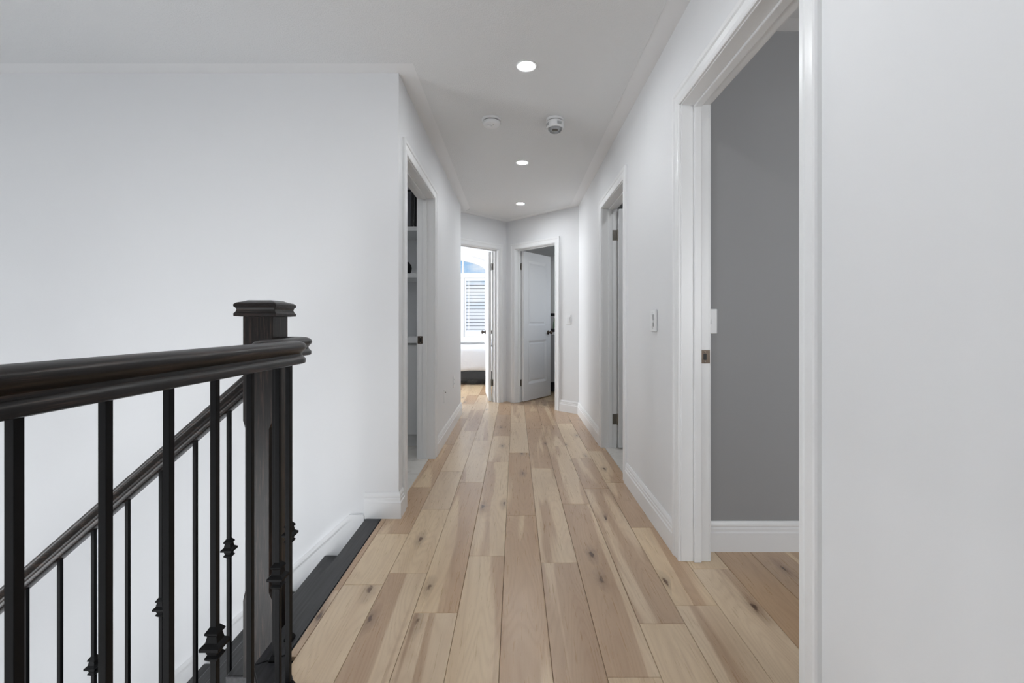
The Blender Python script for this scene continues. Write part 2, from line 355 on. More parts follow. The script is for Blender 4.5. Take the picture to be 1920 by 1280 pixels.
# ------------------------------------------------------------------ ceilings
bm = bmesh.new()
box(bm, -4.33, 3.12, -2.13, 4.9, H, H + 0.1); box(bm, 0.88, 3.12, 4.9, 4.945, H, H + 0.1); box(bm, -1.05, 0.86, 4.9, 5.25, H, H + 0.1)
vsx = [(-1.05, 5.25), (0.86, 5.25), (0.86, 5.34), (-0.12, 6.32), (-1.05, 5.39)]
loft(bm, [[(x, y, H) for x, y in vsx], [(x, y, H + 0.1) for x, y in vsx]])
ceil = tag(obj('ceiling', bm, 'ceil'), 'white ceiling with a smooth border round stippled fields', 'ceiling', kind='structure')
bm = bmesh.new(); box(bm, -3.6, -0.12, 4.6, 9.5, 2.95, 3.05)
tag(obj('ceiling', bm, 'ceil'), 'high white ceiling of the bedroom', 'ceiling', kind='structure')
bm = prism([(0.87, 4.95), (1.52, 4.95), (1.52, 9.5), (-0.12, 9.5), (-0.12, 6.33), (0.87, 5.345)], 'z', 2.44, 2.54)
tag(obj('ceiling', bm, 'ceil'), 'white ceiling of the far right room', 'ceiling', kind='structure')
g = 0.10
pts = [(-4.1, -1.9), (XR - g, -1.9), (XR - g, YC - 0.04), (B[0], B[1] - 0.14), (-0.60, 5.58), (XL + g, 5.45), (XL + g, YP - g), (-4.1, YP - g)]
o = obj('stippled_field', prism(pts, 'z', H - 0.003, H), 'stipple', ceil); tag(o, 'stippled ceiling texture inside a smooth border')
obj('stippled_field', prism([(XR + T + g, -0.7), (2.9, -0.7), (2.9, 2.04), (XR + T + g, 2.04)], 'z', H - 0.003, H), 'stipple', ceil)

# ------------------------------------------------------------------ floor: subfloor, hickory planks, nosing, tiles
bm = bmesh.new()
box(bm, -0.60, 0.80, -2.0, 1.27, -0.25, -0.014); box(bm, -0.70, 0.80, 1.27, 1.46, -0.25, -0.014); box(bm, -0.73, 0.80, 1.46, 2.50, -0.25, -0.014); box(bm, -0.70, 0.80, 2.50, 5.60, -0.25, -0.014)
box(bm, -3.6, 1.52, 5.60, 9.5, -0.25, -0.014); box(bm, -3.6, -0.70, 4.6, 5.60, -0.25, -0.015); box(bm, 0.80, 1.52, 5.07, 5.60, -0.25, -0.014)
box(bm, 0.80, 3.12, -0.92, 4.95, -0.25, -0.014); box(bm, -2.6, -0.70, 2.62, 4.6, -0.25, -0.014)
floor = tag(obj('floor', bm, 'black'), 'wide plank light hickory floor of the landing and hall', 'floor', kind='structure')
PW, X0 = 0.1635, -0.049
known = {-4: [1.86, 2.31, 2.96, 4.0, 5.1], -3: [0.8, 1.947, 2.61, 3.28, 4.5, 5.6], -2: [0.5, 1.68, 3.05, 4.15, 5.4], -1: [0.9, 2.09, 3.5, 4.3, 5.3],
         0: [1.1, 2.53, 3.75, 4.9], 1: [0.9, 2.03, 3.35, 4.6, 5.5], 2: [1.375, 2.69, 3.95, 4.75], 3: [0.7, 1.62, 2.94, 3.6, 4.85], 4: [0.8, 1.725, 2.38, 3.05, 3.8, 5.0], 5: [1.2, 2.4]}
tones = {(-4, 0): .42, (-4, 1): .30, (-4, 2): .62, (-4, 3): .5, (-3, 1): .58, (-3, 2): .30, (-3, 3): .5, (-2, 0): .35, (-2, 1): .42, (-2, 2): .48, (-1, 1): .45, (-1, 2): .45, (-1, 3): .42,
         (0, 1): .60, (0, 2): .62, (0, 0): .6, (1, 1): .52, (1, 2): .42, (1, 3): .6, (2, 0): .35, (2, 1): .55, (2, 2): .46, (2, 3): .55, (3, 0): .6, (3, 1): .30, (3, 2): .55, (3, 3): .6,
         (4, 1): .48, (4, 2): .48, (4, 3): .55, (4, 4): .6}
def plank(x0, x1, y0, y1, tone=None):
    if y1 - y0 < 0.03 or x1 - x0 < 0.01: return
    g_ = 0.0006; hx, hy = (x1 - x0) / 2 - g_, (y1 - y0) / 2 - g_
    bm = bmesh.new(); c = 0.0014
    loft(bm, [[(sx * (hx - d), sy * (hy - d), z) for sx, sy in ((-1, -1), (1, -1), (1, 1), (-1, 1))] for d, z in ((0, -0.014), (0, -c), (c, 0.0))])
    o = obj('plank', bm, 'plank', floor); o.location = ((x0 + x1) / 2, (y0 + y1) / 2, 0)
    t_ = random.betavariate(2.2, 2.2) if tone is None else tone
    o.color = (t_, random.random(), 0, 1)
def column(k, x0, x1, ya, yb, mn=0.6, mx_=1.5):
    j = [y for y in known.get(k, []) if ya + 0.02 < y < yb - 0.02]
    full = list(known.get(k, []))
    y = j[-1] if j else ya + random.uniform(0.1, 1.0); j = j or [y]
    while y < yb:
        y += random.uniform(mn, mx_); j.append(y)
    cur = ya; idx = 0
    for y in j:
        y = min(y, yb); kk = full.index(y) if y in full else None
        plank(x0, x1, cur, y, tones.get((k, kk)) if kk is not None else None); cur = y
        if y >= yb: break
for k in range(-4, 5):
    x0, x1 = X0 + k * PW, X0 + (k + 1) * PW
    if k == -4: column(k, x0, x1, 1.27, 9.4)
    else: column(k, x0, x1, -2.0, 9.4)
column(99, -0.60, X0 - 3 * PW, -2.0, 1.27); column(98, -0.73, X0 - 4 * PW, 1.46, 2.50)
for k in range(5, 19): 
    x0, x1 = X0 + k * PW, X0 + (k + 1) * PW
    column(k, x0, min(x1, 3.0), -0.8, 2.14)
for k in range(5, 9):
    x0, x1 = X0 + k * PW, X0 + (k + 1) * PW
    column(100 + k, x0, x1, 5.07, 9.4)
for k in range(-16, -4):
    x0, x1 = X0 + k * PW, X0 + (k + 1) * PW
    column(k, x0, x1, 5.35, 9.4, 1.0, 1.8)
# dark nosing boards along the stair edge
def nosing(pts, m='tread'):
    bm = prism(pts, 'z', -0.03, 0.0005)
    bmesh.ops.bevel(bm, geom=bm.edges[:], offset=0.004, segments=2, affect='EDGES')
    return tag(obj('nosing', bm, m, floor), 'dark stained nosing board along the stair edge')
nosing([(-0.82, 1.42), (-0.73, 1.47), (-0.73, 2.50), (-0.82, 2.50)])
nosing([(-0.82, 1.42), (-0.71, 1.27), (-0.615, 1.30), (-0.68, 1.385), (-0.73, 1.47)])
nosing([(-0.71, -2.0), (-0.60, -2.0), (-0.60, 1.27), (-0.615, 1.30), (-0.71, 1.27)])
obj('fascia', bbox(-0.70, -0.685, -2.0, 1.33, -0.30, -0.03), 'trim', floor)
obj('fascia', prism([(-0.815, 1.42), (-0.705, 1.27), (-0.69, 1.27), (-0.80, 1.42)], 'z', -0.30, -0.03), 'trim', floor)
# tiled floors
def tiles(name, x0, x1, y0, y1, s, label):
    bm = bmesh.new(); box(bm, x0, x1, y0, y1, -0.014, -0.004)
    f = tag(obj(name, bm, 'greylac'), label, 'floor', kind='structure')
    bmt = bbox(0.001, s - 0.001, 0.001, s - 0.001, -0.004, 0.002, 0.0015, 1); me = None
    y = y0
    while y < y1 - 0.05:
        x = x0
        while x < x1 - 0.05:
            if me is None: o = obj('tile', bmt, 'tile', f); me = o.data
            else: o = obj('tile', None, None, f, me=me)
            o.location = (x, y, 0); x += s
        y += s
tiles('floor', -2.48, -0.702, 2.62, 4.42, 0.30, 'pale marble tile floor of the laundry room')
tiles('floor', 0.7687, 3.0, 2.26, 4.95, 0.30, 'pale marble tile floor of the bathroom')
bm = bmesh.new(); box(bm, -4.2, XR, -2.0, YP, -2.85, -2.75)
tag(obj('floor', bm, 'tile'), 'pale floor of the lower stair hall', 'floor', kind='structure')
wbox('wall_below_landing', -0.69, -0.62, -2.0, 2.5, -2.75, -0.25, 'white wall under the landing edge')

# ------------------------------------------------------------------ baseboards, casings, jambs
BASE = [(0, 0), (.016, 0), (.016, .088), (.012, .094), (.012, .108), (.0085, .113), (.0105, .119), (.010, .126), (.006, .134), (.004, .14), (0, .14)]
def base(name, path, label, side=-1):
    return tag(obj(name, sweep(path, BASE, side), 'trim', smooth=False), label, 'baseboard', kind='structure')
CW = 0.079
base('baseboard_left', [(-0.826, YP), (XL, YP), (XL, LD[0] + YP - CW)], 'white moulded baseboard wrapping the stair wall corner')
base('baseboard_hall', [(XL, LD[1] + YP + CW), (XL, 5.35), (XL - 0.2, 5.35)], 'white moulded baseboard past the laundry doorway')
pr = F_room @ Vector((DR[1] + CW, 0, 0))
base('baseboard_far', [(pr.x, pr.y), (XR, YC), (XR, 3.90 + CW)], 'white moulded baseboard beside the open panelled door')
base('baseboard_right', [(XR, 3.11 - CW), (XR, 2.04 + CW)], 'white moulded baseboard between the two right doorways')
base('baseboard_near', [(XR, 1.185 - CW), (XR, -2.0)], 'white moulded baseboard near the camera side of the den doorway')
base('baseboard_den', [(XR + T, 2.14), (3.0, 2.14)], 'white moulded baseboard inside the near right room')
base('baseboard_bedroom', [(-3.48, 9.4), (-0.17, 9.4)], 'white baseboard under the bedroom window')
base('baseboard_room', [(-0.07, 9.4), (1.40, 9.4)], 'white baseboard of the far right room')
CAS = [(0, 0), (0, .009), (.005, .012), (.018, .012), (.023, .0095), (.046, .012), (.052, .017), (.066, .018), (.072, .016), (.074, .011), (.074, 0)]
def casing_set(e, u0, u1, zt, v, sgn):
    """three mitred casing boards round an opening; v = wall face, sgn=-1 proud towards the hall, +1 towards the room"""
    a, b, z = u0 - .005, u1 + .005, zt + .005
    P = lambda w, d: {'bl': (a - w, v + sgn * d, 0), 'tl': (a - w, v + sgn * d, z + w), 'tr': (b + w, v + sgn * d, z + w), 'br': (b + w, v + sgn * d, 0)}
    for p, q in (('bl', 'tl'), ('tl', 'tr'), ('tr', 'br')):
        obj('casing', loft(bmesh.new(), [[P(w, d)[p] for w, d in CAS], [P(w, d)[q] for w, d in CAS]]), 'trim', e)
def door_trim(name, mtx, u0, u1, zt, label, stop_v, strike=None, both=True):
    e = empty(name, mtx); tag(e, label, 'door frame', kind='structure')
    j = 0.018
    obj('jamb', bbox(u0 - j, u0, -0.001, T + .001, 0, zt + j, .0015, 1), 'trim', e); obj('jamb', bbox(u1, u1 + j, -0.001, T + .001, 0, zt + j, .0015, 1), 'trim', e)
    obj('jamb', bbox(u0, u1, -0.001, T + .001, zt, zt + j, .0015, 1), 'trim', e)
    s0, s1 = stop_v
    obj('door_stop', bbox(u0, u0 + .011, s0, s1, 0, zt, .003), 'trim', e); obj('door_stop', bbox(u1 - .011, u1, s0, s1, 0, zt, .003), 'trim', e)
    obj('door_stop', bbox(u0 + .011, u1 - .011, s0, s1, zt - .011, zt, .003), 'trim', e)
    casing_set(e, u0, u1, zt, 0, -1)
    if both: casing_set(e, u0, u1, zt, T, 1)
    if strike:
        side, z = strike
        x = u0 if side == 'l' else u1; d = 1 if side == 'l' else -1
        xa, xb = sorted((x, x + d * .002))
        bm = bmesh.new(); box(bm, xa, xb, T - .036, T + .003, z - .030, z + .030)
        sp = tag(obj('strike_plate', bm, 'bronze', e), 'dark bronze strike plate')
        xa, xb = sorted((x + d * .0018, x + d * .003)); bm = bmesh.new(); box(bm, xa, xb, T - .026, T - .012, z - .014, z + .014)
        obj('latch_hole', bm, 'black', sp)
        for dz in (-.021, .021):
            bm = lathe([(.0035, 0), (.0035, .0015), (.001, .002)], 10); s = obj('screw', bm, 'nickel', sp); s.location = (x + d * .002, T - .019, z + dz); s.rotation_euler = (0, d * R90, 0)
    return e
ST = (T - .036 - .034, T - .037)
door_trim('trim_1', F_right, *R1, DH, 'white moulded frame of the near right doorway', ST, ('l', 0.918))
door_trim('trim_2', F_right, *R2, DH, 'white moulded frame of the bathroom doorway', ST, ('r', 0.92))
door_trim('trim_3', F_left, *LD, DH, 'white moulded frame of the laundry doorway', ST, ('r', 0.935))
door_trim('trim_4', F_bed, *DB, DH, 'white moulded frame of the bedroom doorway', ST, ('l', 0.92), both=False)
door_trim('trim_5', F_room, *DR, DH, 'white moulded frame round the open panelled door', ST, ('r', 0.92), both=False)

# ------------------------------------------------------------------ doors (hinge at local origin, width along +x, room side at y=0)
def panel_solid(x0, x1, z0, z1, th):
    s, d = 0.030, 0.012
    R = lambda i, y: [(x0 + i, y, z0 + i), (x1 - i, y, z0 + i), (x1 - i, y, z1 - i), (x0 + i, y, z1 - i)]
    return loft(bmesh.new(), [R(s + .02, d - .004), R(s + .012, d), R(s, d), R(0, 0.0008), R(0, th - .0008), R(s, th - d), R(s + .012, th - d), R(s + .02, th - d + .004)])
def door(name, hinge_xy, direction, width, label, flip=False, hinges=(0.26, 1.83), knob=True, knob_mat='bronze', hinge_mat='nickel'):
    dx, dy = Vector(direction).normalized(); m = Matrix.Identity(4)
    m.col[0][:3] = (dx, dy, 0); m.col[1][:3] = (-dy, dx, 0); m.col[3][:3] = (*hinge_xy, 0)
    e = empty(name, m); tag(e, label, 'door', kind='structure')
    th = 0.035; y0 = -th if flip else 0.0
    zb, zt, st = 0.012, 2.035, 0.115
    rails = [(zb, 0.235), (0.83, 1.03), (1.92, zt)]
    bm = bmesh.new()
    box(bm, 0.003, st, 0, th, zb, zt); box(bm, width - st, width, 0, th, zb, zt)
    for a, b in rails: box(bm, st, width - st, 0, th, a, b)
    slab = obj('door_slab', bm, 'door', e); slab.location = (0, y0, 0)
    for a, b in ((0.235, 0.83), (1.03, 1.92)):
        p = obj('panel', panel_solid(st, width - st, a, b, th), 'door', e); p.location = (0, y0, 0)
    if knob:
        for s in (1, -1):
            k = obj('knob', lathe([(.030, 0), (.030, .005), (.024, .009), (.011, .012), (.010, .030), (.018, .036), (.027, .046), (.028, .054), (.022, .063), (.008, .067)], 24), knob_mat, e, smooth=True)
            k.location = (width - 0.065, y0 + (th if s > 0 else 0), 0.93); k.rotation_euler = (-R90 * s, 0, 0)
    yh = y0 + (0.0 if not flip else th)
    for z in hinges:
        bm = lathe([(.003, -.047), (.0055, -.045), (.0055, .045), (.003, .047)], 12)
        box(bm, -.001, .030, (0 if flip else 0), 0.002, -.043, .043)
        h = obj('hinge', bm, hinge_mat, e); h.location = (0.0, yh, z)
    return e
hb = F_bed @ Vector((DB[1] - .012, T + .004, 0)); door('door_1', (hb.x, hb.y), (-.122, .99), 0.76, 'white bedroom door swung open beside the arched window', flip=False)
hr_ = F_room @ Vector((DR[0] + .014, T - 0.02, 0)); door('door_2', (hr_.x, hr_.y), (.600, .800), 0.675, 'white two panel door standing ajar at the end of the hall', flip=True)
door('door_3', (XR + T + .007, 3.892), (1, -0.02), 0.775, 'white bathroom door folded open against the far jamb', flip=True, hinges=(0.245, 1.82))
door('door_4', (XR + T + .026, 1.18), (0.10, -1), 0.835, 'white door of the near right room folded back against the hall wall', flip=False)
door('door_5', (XL - T - .004, 2.665), (-1, 0.0), 0.90, 'white laundry door swung back against the stair wall', flip=True)

# hinge leaves set in the visible jambs
def jamb_hinges(mtx, u, d, zs, parent_name, m='nickel'):
    par = bpy.data.objects[parent_name]
    for z in zs:
        xa, xb = sorted((u, u + d * .002)); bm = bbox(xa, xb, T - .036, T + .001, z - .044, z + .044)
        tag(obj('hinge_leaf', bm, m, par), 'small satin metal hinge leaf')
jamb_hinges(F_bed, DB[1], -1, (0.26, 1.83), 'trim_4'); jamb_hinges(F_room, DR[0], 1, (0.26, 1.83), 'trim_5'); jamb_hinges(F_right, R2[0], 1, (0.245, 1.82), 'trim_2')

# ------------------------------------------------------------------ staircase
RISE, RUN, EDGE = 0.197, 0.22, -0.82
stair = empty('staircase', loc=(-1.0, 2.05, -2.75)); tag(stair, 'dark stained staircase with white stringer descending beside the tall wall', 'staircase')
inv = Matrix.Translation((1.0, -2.05, 2.75))
def st_obj(name, bm, m):
    bmesh.ops.transform(bm, matrix=inv, verts=bm.verts[:]); return obj(name, bm, m, stair)
for n in range(1, 14):
    x1, x0, z = EDGE - RUN * (n - 1) + 0.02, EDGE - RUN * n, -RISE * n
    st_obj('tread', bbox(x0, x1, 1.63, 2.484, z - 0.03, z, 0.006), 'tread')
    xr = EDGE - RUN * (n - 1)
    st_obj('riser', bbox(xr + 0.012, xr + 0.024, 1.64, 2.484, z, z + RISE - 0.03), 'tread')
zb = -RISE * 13
pts = [(-0.80, 0.0 - 0.03), (-0.80, -0.34), (EDGE - RUN * 13, zb - 0.14), (EDGE - RUN * 13, zb)]
for n in range(13, 0, -1):
    pts += [(EDGE - RUN * (n - 1) + .012, -RISE * n - 0.03)] if n == 13 else []
pts = [(-0.79, -0.035), (-0.79, -0.36), (EDGE - RUN * 13, zb - 0.19)]
for n in range(13, 0, -1):
    pts += [(EDGE - RUN * n + .012, -RISE * n - .031), (EDGE - RUN * (n - 1) + .012, -RISE * n - .031)]
st_obj('stringer', prism(pts, 'y', 1.645, 1.665), 'trim')
# white skirt board with moulded cap on the tall wall
sk = lambda x, o: 0.02 + o - 0.895 * (-0.907 - x)
xe = -3.9
skirt = tag(obj('trim_6', prism([(-0.826, 0.02), (-0.907, 0.02), (xe, sk(xe, 0)), (xe, sk(xe, -0.34)), (-0.826, -0.30)], 'y', 2.486, 2.50), 'trim'), 'white skirt board following the stairs down the wall', 'skirting', kind='structure')
obj('cap_moulding', prism([(-0.826, 0.022), (-0.906, 0.022), (xe, sk(xe, .002)), (xe, sk(xe, -0.036)), (-0.914, -0.012), (-0.826, -0.012)], 'y', 2.480, 2.4865), 'trim', skirt)

# ------------------------------------------------------------------ newel post
NX, NY = -0.92, 1.68
nw = empty('newel_post', loc=(NX, NY, -RISE)); tag(nw, 'dark oak newel post with flat moulded cap at the head of the stairs', 'newel post')
zl = lambda z: z + RISE
h = 0.0535; c0, c1 = .0012, .014
o = obj('shaft', square_lathe([(h, zl(-RISE), c0), (h, zl(.075), c0), (h, zl(.105), c1), (h, zl(.69), c1), (h, zl(.72), c0), (h, zl(1.10), c0)]), 'oak_z', nw)
o = obj('cap', square_lathe([(.058, zl(1.092)), (.075, zl(1.094)), (.0755, zl(1.103)), (.071, zl(1.109)), (.0685, zl(1.117)), (.071, zl(1.124)), (.0755, zl(1.129)), (.0755, zl(1.136)), (.070, zl(1.142)), (.048, zl(1.149)), (.044, zl(1.151))], .0015), 'oak_x', nw)

# ------------------------------------------------------------------ railings
RAILP = [(.026, 0), (.0295, .002), (.0300, .012), (.0275, .0165), (.0215, .022), (.0205, .0285), (.0245, .0345), (.0300, .040), (.0322, .046), (.0305, .053), (.0240, .0590), (.0130, .0630), (0, .0645)]
PROF = RAILP + [(-d, z) for d, z in RAILP[-2::-1]]
def fillet(path, r, seg=10):
    out = [path[0]]
    for i in range(1, len(path) - 1):
        p = Vector(path[i]); a = (Vector(path[i - 1]) - p).normalized(); b = (Vector(path[i + 1]) - p).normalized()
        ang = a.angle(b); t_ = r / math.tan(ang / 2); c = p + (a + b).normalized() * (r / math.sin(ang / 2))
        s, e = p + a * t_ - c, p + b * t_ - c
        a0 = math.atan2(s.y, s.x); da = math.atan2(e.y, e.x) - a0
        while da > math.pi: da -= 2 * math.pi
        while da < -math.pi: da += 2 * math.pi
        for k in range(seg + 1): out.append((c.x + r * math.cos(a0 + da * k / seg), c.y + r * math.sin(a0 + da * k / seg)))
    return out + [path[-1]]
GX, RZ = -0.625, 0.955
gr = empty('guard_railing', loc=(GX, 0.5, 0)); tag(gr, 'dark oak handrail on black iron balusters guarding the landing edge', 'railing')
path = fillet([(0, -2.5), (0, 0.835), (-0.138, 0.835), (-0.138, 1.18), (-0.2415, 1.18)], 0.062)
obj('handrail', sweep(path, [(d, z + RZ) for d, z in PROF]), 'oak_y', gr, smooth=True)
BH = .0064
KN = [(.036, .0066), (.026, .0135), (.023, .0140), (.019, .0100), (.006, .0125), (-.001, .0205), (-.007, .0205), (-.011, .0125), (-.020, .0100), (-.025, .0138), (-.028, .0132), (-.035, .0066)]
kn_me = None; bal_me = {}
def baluster(parent, x, y, z0, z1, knz=None):
    global kn_me
    key = round(z1 - z0, 3)
    if key not in bal_me:
        o = obj('baluster', square_lathe([(BH, 0), (BH, z1 - z0)], .0008), 'iron', parent); bal_me[key] = o.data
    else: o = obj('baluster', None, None, parent, me=bal_me[key])
    o.location = (x, y, z0)
    sh = obj('shoe', square_lathe([(.014, 0), (.014, .006), (.009, .016), (.0075, .018)], .001), 'iron', o)
    if knz is not None:
        if kn_me is None:
            k = obj('knuckle', square_lathe([(r, z) for z, r in KN[::-1]], .0006), 'iron', o); kn_me = k.data
        else: k = obj('knuckle', None, None, o, me=kn_me)
        k.location = (0, 0, knz - z0)
sp = 0.1264; ys = [0.568 + sp * i for i in range(-18, 6)]
for i, y in enumerate(ys):
    n = i - 18
    baluster(gr, 0, y - 0.5, 0.0, RZ + .002, 0.405 if n % 2 == 1 else None)
baluster(gr, -0.040, 0.835, 0.0, RZ + .002)
baluster(gr, -0.138, 0.945, 0.0, RZ + .002)
baluster(gr, -0.138, 1.040, 0.0, RZ + .002, 0.36)
# stair railing
SL = 0.875
sr = empty('stair_railing', loc=(-1.5, NY, -0.4)); tag(sr, 'dark oak handrail on iron balusters sloping down the stairs', 'railing')
zt_ = lambda x: 0.900 + SL * (x + 0.973)       # top of rail
bm = bmesh.new(); th = math.atan(SL); rings = []
for x in (-0.9735, -3.75):
    rings.append([(x + 1.5, d, zt_(x) + 0.4 - (.0645 - z) / math.cos(th)) for d, z in PROF])
loft(bm, rings); hr2 = obj('handrail', bm, 'oak_x', sr, smooth=True)
for i in range(0, 22):
    x = -1.056 - 0.1248 * i
    if x < -3.6: break
    n = math.ceil((EDGE - x) / RUN - 0.02); zb_ = -RISE * n
    ztop = zt_(x) - .0645 / math.cos(th) + 0.004
    key = round(ztop - zb_, 3)
    baluster(sr, x + 1.5, 0, zb_ + 0.4, ztop + 0.4, (0.239 + 0.865 * (x + 1.056) + 0.4) if i % 2 == 0 else None)

# ------------------------------------------------------------------ ceiling fixtures
pot_proto = None
def pot(x, y, label, z=H):
    global pot_proto
    e = empty('recessed_light', loc=(x, y, z - .003)); tag(e, label, 'ceiling light', 'round LED ceiling lights')
    if pot_proto is None:
        a = obj('trim_ring', loft(bmesh.new(), [[(r * math.cos(2 * math.pi * k / 32), r * math.sin(2 * math.pi * k / 32), zz) for k in range(32)] for r, zz in ((.040, 0), (.056, 0), (.056, -.003), (.053, -.005), (.044, -.004), (.040, -.002))], caps=False), 'plastic', e, smooth=True)
        b = obj('lens', lathe([(.042, 0), (.042, -.0022), (.02, -.0028), (.001, -.003)], 32), 'lens', e); pot_proto = (a.data, b.data)
    else:
        obj('trim_ring', None, None, e, me=pot_proto[0]); obj('lens', None, None, e, me=pot_proto[1])
pot(0.060, 2.42, 'round LED ceiling light between the stair wall corner and the smoke alarms')
pot(0.060, 3.88, 'round LED ceiling light next beyond the two smoke alarms')
pot(0.060, 5.22, 'round LED ceiling light in front of the two angled doorways')
pot(0.080, 0.97, 'round LED ceiling light above the landing by the guard rail')
pot(0.060, -0.60, 'added round LED ceiling light above the landing behind the camera')  # unseen lamp added as fill behind the camera
pot(-2.4, 0.2, 'added round LED ceiling light above the open stairwell')  # unseen lamp put in to lift the stair wall
pot(-1.6, 3.1, 'added round LED ceiling light inside the laundry room')  # lamp added to brighten the laundry shelves; none known there
pot(1.22, 3.05, 'added round LED ceiling light inside the tiled bathroom')  # unseen lamp added and placed to brighten the open bathroom door
pot(1.08, 8.45, 'added round LED ceiling light inside the far right room')  # unseen lamp added to brighten the back of this room
# smoke alarm (domed) and strobe alarm
e = empty('smoke_alarm', loc=(-0.16, 3.06, H - .003)); tag(e, 'low domed white smoke alarm with a dark vent slit', 'smoke alarm')
obj('base', lathe([(.066, 0), (.066, -.010), (.062, -.014)], 36), 'plastic', e, smooth=True)
obj('vent_slit', lathe([(.0545, -.012), (.0545, -.021)], 36), 'black', e, smooth=True)
obj('cover', lathe([(.059, -.019), (.060, -.030), (.053, -.042), (.036, -.049), (.001, -.050)], 36), 'plastic', e, smooth=True)
o = obj('test_button', lathe([(.017, 0), (.017, -.008), (.013, -.012), (.001, -.013)], 24), 'plastic', e, smooth=True); o.location = (-0.012, -0.02, -.047)
o = obj('indicator', lathe([(.003, 0), (.003, -.003)], 10), 'black', e); o.location = (0.014, -0.03, -.0465)
e = empty('strobe_alarm', loc=(0.268, 3.06, H - .003)); tag(e, 'tall round white alarm with side vents and a clear strobe lens', 'smoke alarm')
obj('base', lathe([(.060, 0), (.060, -.012), (.057, -.015)], 36), 'plastic', e, smooth=True)
obj('vent_ring', lathe([(.052, -.013), (.052, -.020)], 36), 'black', e, smooth=True)
obj('body', lathe([(.057, -.019), (.058, -.030), (.058, -.056), (.054, -.064), (.001, -.065)], 36), 'plastic', e, smooth=True)
for a in range(8):
    if a % 2: continue
    th_ = math.radians(-90 + 45 * a + 24)
    v = obj('side_vent', bbox(-.016, .016, -.0012, .0012, -.010, .010, .001, 1), 'greylac', e); v.location = (.058 * math.cos(th_), .058 * math.sin(th_), -.043); v.rotation_euler = (0, 0, th_ + R90)
obj('strobe_lens', lathe([(.046, -.064), (.045, -.072), (.036, -.084), (.018, -.091), (.001, -.092)], 30), 'clear', e, smooth=True)
obj('strobe_tube', bbox(-.018, .018, -.006, .006, -.078, -.065, .003), 'nickel', e)

# ------------------------------------------------------------------ switches and outlets (local x = across, y = out of wall, z up)
def plate(name, mtx, u, z, label, cat, kind):
    m = mtx @ Matrix.Translation((u, 0, z)); e = empty(name, m); tag(e, label, cat)
    obj('plate', bbox(-.035, .035, -.006, 0, -.0585, .0585, .0035), 'plastic', e)
    if kind == 'dimmer':
        obj('paddle', bbox(-.0165, .006, -.010, -.005, -.033, .033, .002), 'plastic', e)
        obj('slider_track', bbox(.008, .0165, -.0075, -.005, -.033, .033, .001, 1), 'greylac', e)
        obj('slider', bbox(.007, .0175, -.011, -.007, -.012, .002, .001, 1), 'plastic', e)
    elif kind == 'rocker':
        bm = prism([(-.009, -.033), (-.005, -.033), (-.005, .033), (-.012, .033)], 'x', -.0165, .0165); obj('rocker', bm, 'plastic', e)
    elif kind == 'toggle':
        obj('toggle_slot', bbox(-.006, .006, -.0068, -.005, -.013, .013), 'greylac', e)
        bm = bbox(-.004, .004, -.018, -.004, -.004, .005, .001, 1); t_ = obj('toggle', bm, 'plastic', e); t_.rotation_euler = (-0.5, 0, 0)
    elif kind == 'outlet':
        for s in (-.02, .02):
            f = obj('receptacle', bbox(-.0165, .0165, -.008, -.005, s - .014, s + .014, .003), 'plastic', e)
            for dx_ in (-.006, .006):
                obj('slot', bbox(dx_ - .001, dx_ + .001, -.0084, -.0075, s - .003, s + .006), 'black', f)
    for s in (-.042, .042):
        k = obj('screw', lathe([(.003, 0), (.003, .001), (.001, .0015)], 10), 'plastic', e); k.location = (0, -.006, s); k.rotation_euler = (R90, 0, 0)
    return e
sw = plate('light_switch', F_right, U(2.43), 1.082, 'white dimmer switch on the wall between the two right doorways', 'light switch', 'dimmer'); sw.scale = (1.35, 1.9, 1.0)
plate('light_switch', F_room, 1.075, 1.105, 'white rocker switch beside the open panelled door', 'light switch', 'rocker')
F_den = frame(0, 2.14, 0, 1)
plate('light_switch', F_den, 0.913, 1.077, 'white toggle switch inside the near right room', 'light switch', 'toggle')
plate('wall_outlet', F_left, 4.72 - YP, 0.46, 'white outlet on the left wall near its far corner', 'outlet', 'outlet')
m = F_left @ Matrix.Translation((4.12 - YP, 0, 0.41)); e = empty('blank_plate', m); tag(e, 'white cable wall plate between laundry doorway and outlet', 'wall plate')
obj('plate', bbox(-.035, .035, -.005, 0, -.0585, .0585, .003), 'plastic', e)
k = obj('cable_jack', lathe([(.006, 0), (.006, .006), (.004, .009)], 14), 'nickel', e); k.location = (0, -.005, .03); k.rotation_euler = (R90, 0, 0)

# ------------------------------------------------------------------ laundry built-ins
e = empty('base_cabinet', loc=(-1.3, 4.16, 0)); tag(e, 'pale grey base cabinet below the laundry counter', 'cabinet')
obj('body', bbox(-.70, .535, -.215, .255, .10, .895), 'lacquer', e); obj('toe_kick', bbox(-.70, .535, -.205, .255, 0.002, .10), 'lacquer', e)
for k_ in range(3):
    a = -.70 + k_ * .4117; d = obj('cabinet_door', bbox(a + .004, a + .4075, -.235, -.215, .105, .880, .003), 'lacquer', e)
    hd = obj('handle', bbox(a + .35, a + .362, -.262, -.235, .70, .82, .004), 'nickel', e)
o = obj('countertop', bbox(-2.0, -.766, 3.90, 4.418, .897, .945, .004), 'trim'); tag(o, 'thick white countertop on the laundry cabinet', 'countertop')
for z, lab in ((1.871, 'upper white wall shelf carrying the framed pictures'), (1.463, 'lower white wall shelf carrying the black vase')):
    o = obj('wall_shelf', bbox(-2.0, -.766, 3.96, 4.418, z, z + .037, .002), 'lacquer'); tag(o, lab, 'shelf', 'laundry shelves')
